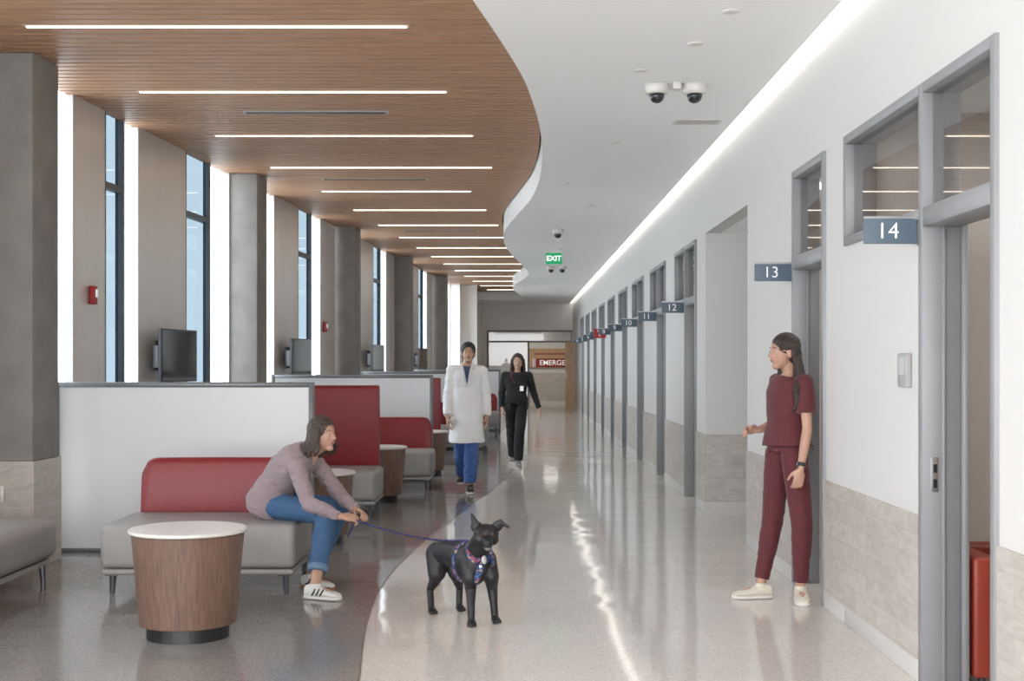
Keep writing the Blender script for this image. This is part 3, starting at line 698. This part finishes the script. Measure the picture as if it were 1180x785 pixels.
pants(P,t,MSCRUB,'scrub_trousers',off=.006,kneer=.068,ankr=.046,stop=.90,folds=.003,top=.10)
for i in(0,1):
    p=P['kn'][i].lerp(P['an'][i],.90); d=(P['an'][i]-P['kn'][i]).normalized(); g=G(); g.seg(p-d*.035,p+d*.010,.049,.046,20); g.obj('ankle_cuff',MSCRUB,t,bevel=.005)
g=G(); cap_hair(g,P,1.0); strands(g,P,.22,[(x,1+.12*math.sin(x)) for x in(86,96,106,118,130,142,154,166,178,190,202,214,226,238,250,260)],.0135,.022,.007,wave=.011)
g.limb([V((1.765,8.15,1.52)),V((1.775,8.11,1.42)),V((1.735,8.065,1.33)),V((1.745,8.06,1.25)),V((1.72,8.07,1.20))],[.024,.028,.026,.020,.008])
g.fuse('hair',HB,t,.005,2,.003,34)
for i in(0,1): shoe(t,P['an'][i],P['toe'][i],CRM,WHT,WHT,.265)
w_=P['wr'][0]; d_=(w_-P['el'][0]).normalized()
g=G(); g.seg(w_-d_*.035,w_-d_*.013,.0290,.0285,20); o=g.obj('watch_strap',BLKS,t,smooth=True)
q=w_-d_*.024+V((-.029,-.012,0)); G().box(q.x-.006,q.x+.006,q.y-.016,q.y+.016,q.z-.018,q.z+.018).obj('watch_face',MSCR,o,bevel=.004)
# --- doctor in lab coat
P=dict(pelvis=V((-.575,15.1,.95)),mid=V((-.575,15.1,1.20)),neck=V((-.57,15.08,1.47)),head=V((-.555,15.04,1.61)),latp=V((1,0,0)),lats=V((1,.05,0)).normalized(),
 fwd=V((0,-1,0)),face=V((.06,-1,.08)),k=1.0,hs=1.03,
 sh=[V((-.745,15.08,1.40)),V((-.400,15.10,1.40))],el=[V((-.790,15.10,1.12)),V((-.355,15.16,1.12))],wr=[V((-.790,14.98,.88)),V((-.345,15.10,.88))],
 hd=[V((.05,-.15,-1)),V((0,-.1,-1))],hn=[V((1,.2,0)),V((-1,.2,0))],ht=[V((0,-1,0)),V((0,-1,0))],curl=[.5,.5],
 hip=[V((-.660,15.1,.93)),V((-.490,15.1,.93))],kn=[V((-.650,15.16,.53)),V((-.515,14.98,.50))],an=[V((-.645,15.52,.16)),V((-.535,14.98,.095))],
 toe=[V((-.1,-1,0)),V((.08,-1,0))],hands=1.05)
MCOAT=cloth('white_lab_coat',(.86,.86,.86),.8,.01)
t=thing('person','walking person in white lab coat and blue scrub trousers','person',(-.57,15.1,0),world=True)
body(P,t,SK2,.007,3); facebits(P,t,HK,LIP2)
def coat(g):
    rs=[]
    for z,a,b in[(.58,.205,.235),(.72,.195,.205),(.9,.182,.175),(1.05,.165,.145),(1.2,.155,.125)]: rs.append(g.ring((-.575,15.09,z),(a,0,0),(0,b,0),24,.9))
    g.rings(rs)
topg(P,t,MCOAT,'lab_coat',off=.020,t0=0,t1=.93,r=(.068,.060,.056,.054,.050),folds=.008,vox=.008,extra=coat,fs=5)
pants(P,t,cloth('blue_scrub',(.045,.115,.34),.8,.05),'scrub_trousers',kneer=.078,ankr=.070,stop=.93,folds=.006)
g=G(); g.add([(-.605,14.925,1.455),(-.53,14.925,1.455),(-.565,14.905,1.25),(-.605,14.96,1.46),(-.53,14.96,1.46),(-.565,14.95,1.25)],[(0,1,2),(5,4,3),(0,3,4,1),(1,4,5,2),(2,5,3,0)])
g.obj('shirt',cloth('navy_shirt',(.05,.08,.14)),t)
for q in(-1,1):
    cx=-.5675; g=G(); g.limb([V((cx+q*.062,15.02,1.485)),V((cx+q*.05,14.935,1.42)),V((cx+q*.02,14.905,1.28))],[.014,.015,.008],n=8)
    g.obj('lapel',MCOAT,t,smooth=True)
G().box(-.69,-.59,14.925,14.945,1.22,1.33).obj('breast_pocket',MCOAT,t,bevel=.004)
g=G(); cap_hair(g,P,1.04); L,F,R,U,s=headlocal(P); g.ell(L(.035,0,.092),F*.045,R*.058,U*.026)
g.fuse('hair',HK,t,.007,2,.004,30)
for i in(0,1): shoe(t,P['an'][i],P['toe'][i],BLKS,WHT,BLKS,.29)
# --- woman in black jacket
P=dict(pelvis=V((.0,18.5,.90)),mid=V((.0,18.5,1.13)),neck=V((.01,18.48,1.375)),head=V((.02,18.44,1.51)),latp=V((1,.1,0)).normalized(),lats=V((1,-.1,0)).normalized(),
 fwd=V((0,-1,0)),face=V((-.05,-1,.05)),k=.91,hs=1.0,
 sh=[V((-.160,18.50,1.315)),V((.180,18.47,1.315))],el=[V((-.210,18.56,1.06)),V((.250,18.50,1.06))],wr=[V((-.20,18.45,.85)),V((.325,18.50,.845))],
 hd=[V((.0,-.3,-1)),V((.25,-.1,-1))],hn=[V((1,.2,0)),V((-1,.2,0))],ht=[V((0,-1,0)),V((0,-1,0))],curl=[.6,.5],
 hip=[V((-.08,18.5,.88)),V((.08,18.5,.88))],kn=[V((-.07,18.62,.50)),V((.045,18.38,.49))],an=[V((-.055,18.90,.14)),V((.03,18.42,.095))],
 toe=[V((0,-1,0)),V((.05,-1,0))],hands=.97)
MJ=cloth('black_fleece',(.010,.011,.013),.85,.1)
t=thing('person','walking person in black zip jacket and black trousers','person',(0,18.5,0),world=True)
body(P,t,SK3,.007,3); facebits(P,t,HB,LIP)
topg(P,t,MJ,'jacket',off=.022,t0=-.14,t1=.985,r=(.064,.058,.053,.050,.042),folds=.004,vox=.008,bust=.053)
pants(P,t,cloth('black_trouser',(.009,.009,.011)),'trousers',kneer=.070,ankr=.060,stop=.93,folds=.005)
g=G(); cap_hair(g,P,1.03); strands(g,P,.18,[(x,1+.1*math.sin(x)) for x in(74,86,104,124,146,168,190,212,234,256,274,286)],.018,.012,.010,wave=.006)
g.fuse('hair',HB,t,.007,2,.003,22)
for i in(0,1): shoe(t,P['an'][i],P['toe'][i],M('grey_sneaker',(.25,.25,.27),.6,var=.05),WHT,WHT,.265)
g=G(); g.limb([V((-.05,18.36,1.40)),V((-.075,18.335,1.32)),V((-.055,18.328,1.25))],[.006]*3,n=8); g.limb([V((-.055,18.328,1.25)),V((-.03,18.325,1.22))],[.006,.009],n=8)
g.obj('stethoscope',M('red_tube',(.25,.02,.05),.4,var=.03),t,smooth=True)
G().box(.05,.10,18.312,18.322,1.10,1.17).obj('badge',MTXT,t)
# ------------------------------------------------------------------ dog
FUR=M('black_fur',(.010,.009,.010),.48,var=.3,scale=30,bump=.15,bscale=260)
t=thing('dog','black short-haired dog standing, wearing a patterned harness','dog',(-.3,7.6,0),world=True)
g=G()
ax=V((.24,-.36,0)).normalized(); lt=V((-ax.y,ax.x,0))
def tb(p,a,h): return g.ring(V(p),lt*a*1.10,V((0,0,h*1.03))+ax*0,20)
rs=[tb((-.480,7.875,.360),.03,.03),tb((-.465,7.85,.360),.056,.062),tb((-.43,7.80,.357),.072,.080),tb((-.375,7.715,.365),.068,.074),tb((-.325,7.64,.355),.076,.088),tb((-.275,7.565,.340),.088,.112),tb((-.235,7.505,.335),.088,.118),tb((-.205,7.46,.345),.070,.095),tb((-.19,7.437,.35),.03,.05)]
g.rings(rs)
g.limb([V((-.245,7.52,.375)),V((-.215,7.455,.44)),V((-.185,7.40,.500))],[.082,.070,.062])
HC=V((-.172,7.375,.526)); F=V((.12,-1,-.06)).normalized(); U=V((.0,0,1)); U=(U-F*U.dot(F)).normalized(); R=F.cross(U)
R=R if R.x>0 else -R
def Q(f,r,u): return HC+F*f+R*r+U*u
g.ell(Q(0,0,.006),F*.070,R*.074,U*.056); g.ell(Q(.02,.038,-.022),F*.040,R*.034,U*.036); g.ell(Q(.02,-.038,-.022),F*.040,R*.034,U*.036)
g.limb([Q(.04,0,-.020),Q(.105,0,-.032)],[.038,.028]); g.limb([Q(.03,0,-.045),Q(.096,0,-.053)],[.030,.022])
for q in(-1,1): g.ell(Q(.052,q*.030,.024),F*.014,R*.018,U*.007)
b0=Q(-.01,-.048,.030); tp=Q(-.005,-.082,.118); ed=(tp-b0).normalized(); ew=F.cross(ed).normalized()
g.ell(b0.lerp(tp,.15),F*.016,ew*.034,ed*.036); g.limb([b0.lerp(tp,.2)-ew*.012,b0.lerp(tp,.6)-ew*.004,tp],[.014,.012,.006]); g.limb([b0.lerp(tp,.2)+ew*.012,b0.lerp(tp,.6)+ew*.004,tp],[.014,.012,.006])
b0=Q(-.01,.048,.030); m1=Q(.0,.088,.066); tp=Q(.03,.128,.044)
ed=(m1-b0).normalized(); ew=F.cross(ed).normalized(); g.ell(b0.lerp(m1,.4),F*.015,ew*.032,ed*.040)
g.limb([b0.lerp(m1,.5)-ew*.010,m1-ew*.008,tp],[.013,.013,.007]); g.limb([b0.lerp(m1,.5)+ew*.010,m1+ew*.010,tp],[.013,.013,.007])
def dleg(ps,rs_,paw):
    g.limb([V(p) for p in ps],rs_); p=V(ps[-1]); pd=V(paw).normalized(); sd=V((-pd.y,pd.x,0))
    g.ell(V((p.x,p.y,.022))+pd*.016,pd*.034,sd*.027,V((0,0,.021)))
    for k_ in(-1.5,-.5,.5,1.5): g.ell(V((p.x,p.y,.015))+pd*(.048-.004*abs(k_))+sd*.0135*k_,pd*.014,sd*.0075,V((0,0,.0125)))
dleg([(-.275,7.50,.36),(-.265,7.455,.27),(-.262,7.475,.20),(-.258,7.415,.115),(-.256,7.41,.03)],[.062,.047,.033,.023,.021],(.1,-1,0))
dleg([(-.175,7.54,.36),(-.145,7.50,.27),(-.140,7.52,.20),(-.130,7.51,.11),(-.124,7.505,.03)],[.062,.047,.033,.023,.021],(.3,-1,0))
dleg([(-.470,7.83,.35),(-.475,7.77,.245),(-.490,7.80,.19),(-.520,7.84,.135),(-.508,7.775,.03)],[.076,.055,.035,.022,.020],(.4,-1,0))
dleg([(-.385,7.85,.35),(-.355,7.79,.245),(-.350,7.83,.19),(-.345,7.90,.135),(-.345,7.86,.03)],[.076,.055,.035,.022,.020],(.4,-1,0))
g.limb([V((-.475,7.865,.39)),V((-.515,7.92,.34)),V((-.525,7.94,.25)),V((-.515,7.93,.18))],[.020,.014,.010,.006])
g.fuse('body',FUR,t,.0045,3)
MDE=M('dog_eye_brown',(.12,.055,.02),.12,var=.1)
for q in(-1,1):
    o=G().sph(Q(.064,q*.030,.010),.0085).obj('eye',MDE,t,smooth=True)
    G().sph(Q(.0700,q*.030,.010),.0045).obj('pupil',MIRIS,o,smooth=True)
G().ell(Q(.132,0,-.022),F*.009,R*.014,U*.010).obj('nose',MBLK,t,smooth=True)
G().ell(Q(.108,0,-.056),F*.014,R*.020,U*.016).obj('muzzle_patch',M('grey_fur',(.17,.16,.15),.6,var=.2,scale=60),t,smooth=True)
MWF=M('white_fur',(.50,.48,.45),.6,var=.2,scale=60)
G().ell(V((-.184,7.400,.378)),lt*.016,V((0,0,.026)),ax*.012).obj('chest_patch',MWF,t,smooth=True)
MH=bpy.data.materials.new('harness_floral'); MH.use_nodes=True; nt=MH.node_tree; bb=nt.nodes['Principled BSDF']; vo=nt.nodes.new('ShaderNodeTexVoronoi'); vo.inputs['Scale'].default_value=75
tc=nt.nodes.new('ShaderNodeTexCoord'); nt.links.new(tc.outputs['Object'],vo.inputs['Vector']); sc_=nt.nodes.new('ShaderNodeSeparateColor'); nt.links.new(vo.outputs['Color'],sc_.inputs[0])
rr=nt.nodes.new('ShaderNodeValToRGB'); rr.color_ramp.interpolation='CONSTANT'; rr.color_ramp.elements[0].color=(.02,.035,.12,1); rr.color_ramp.elements[1].position=.55; rr.color_ramp.elements[1].color=(.05,.14,.30,1)
e_=rr.color_ramp.elements.new(.72); e_.color=(.36,.08,.12,1); e_=rr.color_ramp.elements.new(.9); e_.color=(.4,.28,.2,1)
nt.links.new(sc_.outputs[0],rr.inputs['Fac']); nt.links.new(rr.outputs['Color'],bb.inputs['Base Color']); bb.inputs['Roughness'].default_value=.7
def girth(c,ra,rh,wd):
    g=G(); c=V(c)
    rs=[g.ring(c-ax*wd,lt*ra,V((0,0,rh)),28),g.ring(c+ax*wd,lt*ra,V((0,0,rh)),28)]
    g.rings(rs,cap=True); return g
girth((-.285,7.58,.338),.101,.124,.013).obj('harness_strap',MH,t,smooth=False)
g=G(); fr_=V((.3,-.75,.55)).normalized(); la=fr_.cross(V((0,0,1))).normalized(); vv=la.cross(fr_).normalized()
c_=V((-.213,7.455,.425)); g.rings([g.ring(c_-fr_*.014,la*.081,vv*.085,26),g.ring(c_+fr_*.014,la*.077,vv*.080,26)]); g.obj('collar',MH,t)
g=G(); g.limb([V((-.20,7.388,.35)),V((-.205,7.398,.33)),V((-.225,7.425,.26)),V((-.25,7.482,.225))],[.017,.021,.017,.013]); g.limb([V((-.262,7.428,.40)),V((-.305,7.480,.36)),V((-.350,7.555,.33))],[.012,.012,.012]); g.limb([V((-.135,7.425,.39)),V((-.136,7.475,.34)),V((-.178,7.56,.30))],[.012,.012,.012])
g.fuse('harness_chest_plate',MH,t,.005,3)
G().box(-.212,-.194,7.372,7.378,.335,.353).obj('harness_tag',MMET,t,bevel=.003)
lm=M('navy_leash',(.025,.025,.10),.6,var=.2,scale=60)
lt0=thing('dog_leash','dark navy fabric leash running from hand to dog harness','leash',(-1.02,8.36,.5),world=True)
p0=V((-1.035,8.385,.485)); p1=V((-.285,7.575,.464)); pts=[]
for i in range(21):
    u=i/20; p=p0.lerp(p1,u); p.z-=.042*4*u*(1-u)*(.7+.3*u); pts.append(p)
G().limb(pts,[.0065]*21,n=8).obj('strap',lm,lt0,smooth=True)
G().limb([p0,p0+V((-.03,.02,-.06)),p0+V((-.05,.01,-.10)),p0+V((-.03,-.015,-.07)),p0],[.006]*5,n=8).obj('loop_handle',lm,lt0,smooth=True)
# ------------------------------------------------------------------ exterior, world, camera
g=G().box(-60,-6,-20,80,-.3,-.2); o=g.obj('ground',M('bounce_paving',(.85,.85,.82),.9,var=.05,scale=1)); o['kind']='structure'  # unseen ground, made very pale to bounce skylight up to the ceiling
W=bpy.data.worlds.new('World'); S.world=W; W.use_nodes=True
bg=W.node_tree.nodes['Background']; bg.inputs['Color'].default_value=(.96,.97,1,1); bg.inputs['Strength'].default_value=3.2
cam=bpy.data.cameras.new('Camera'); co=bpy.data.objects.new('Camera',cam); COL.objects.link(co)
co.location=(0,0,1.5); co.rotation_euler=(math.pi/2,0,0); cam.sensor_width=36; cam.lens=36*1500/1180
cam.shift_x=-5/1180; cam.shift_y=25.5/1180; cam.clip_end=200
S.camera=co
S.view_settings.view_transform='Standard'; S.view_settings.exposure=1.14; S.view_settings.gamma=1.04
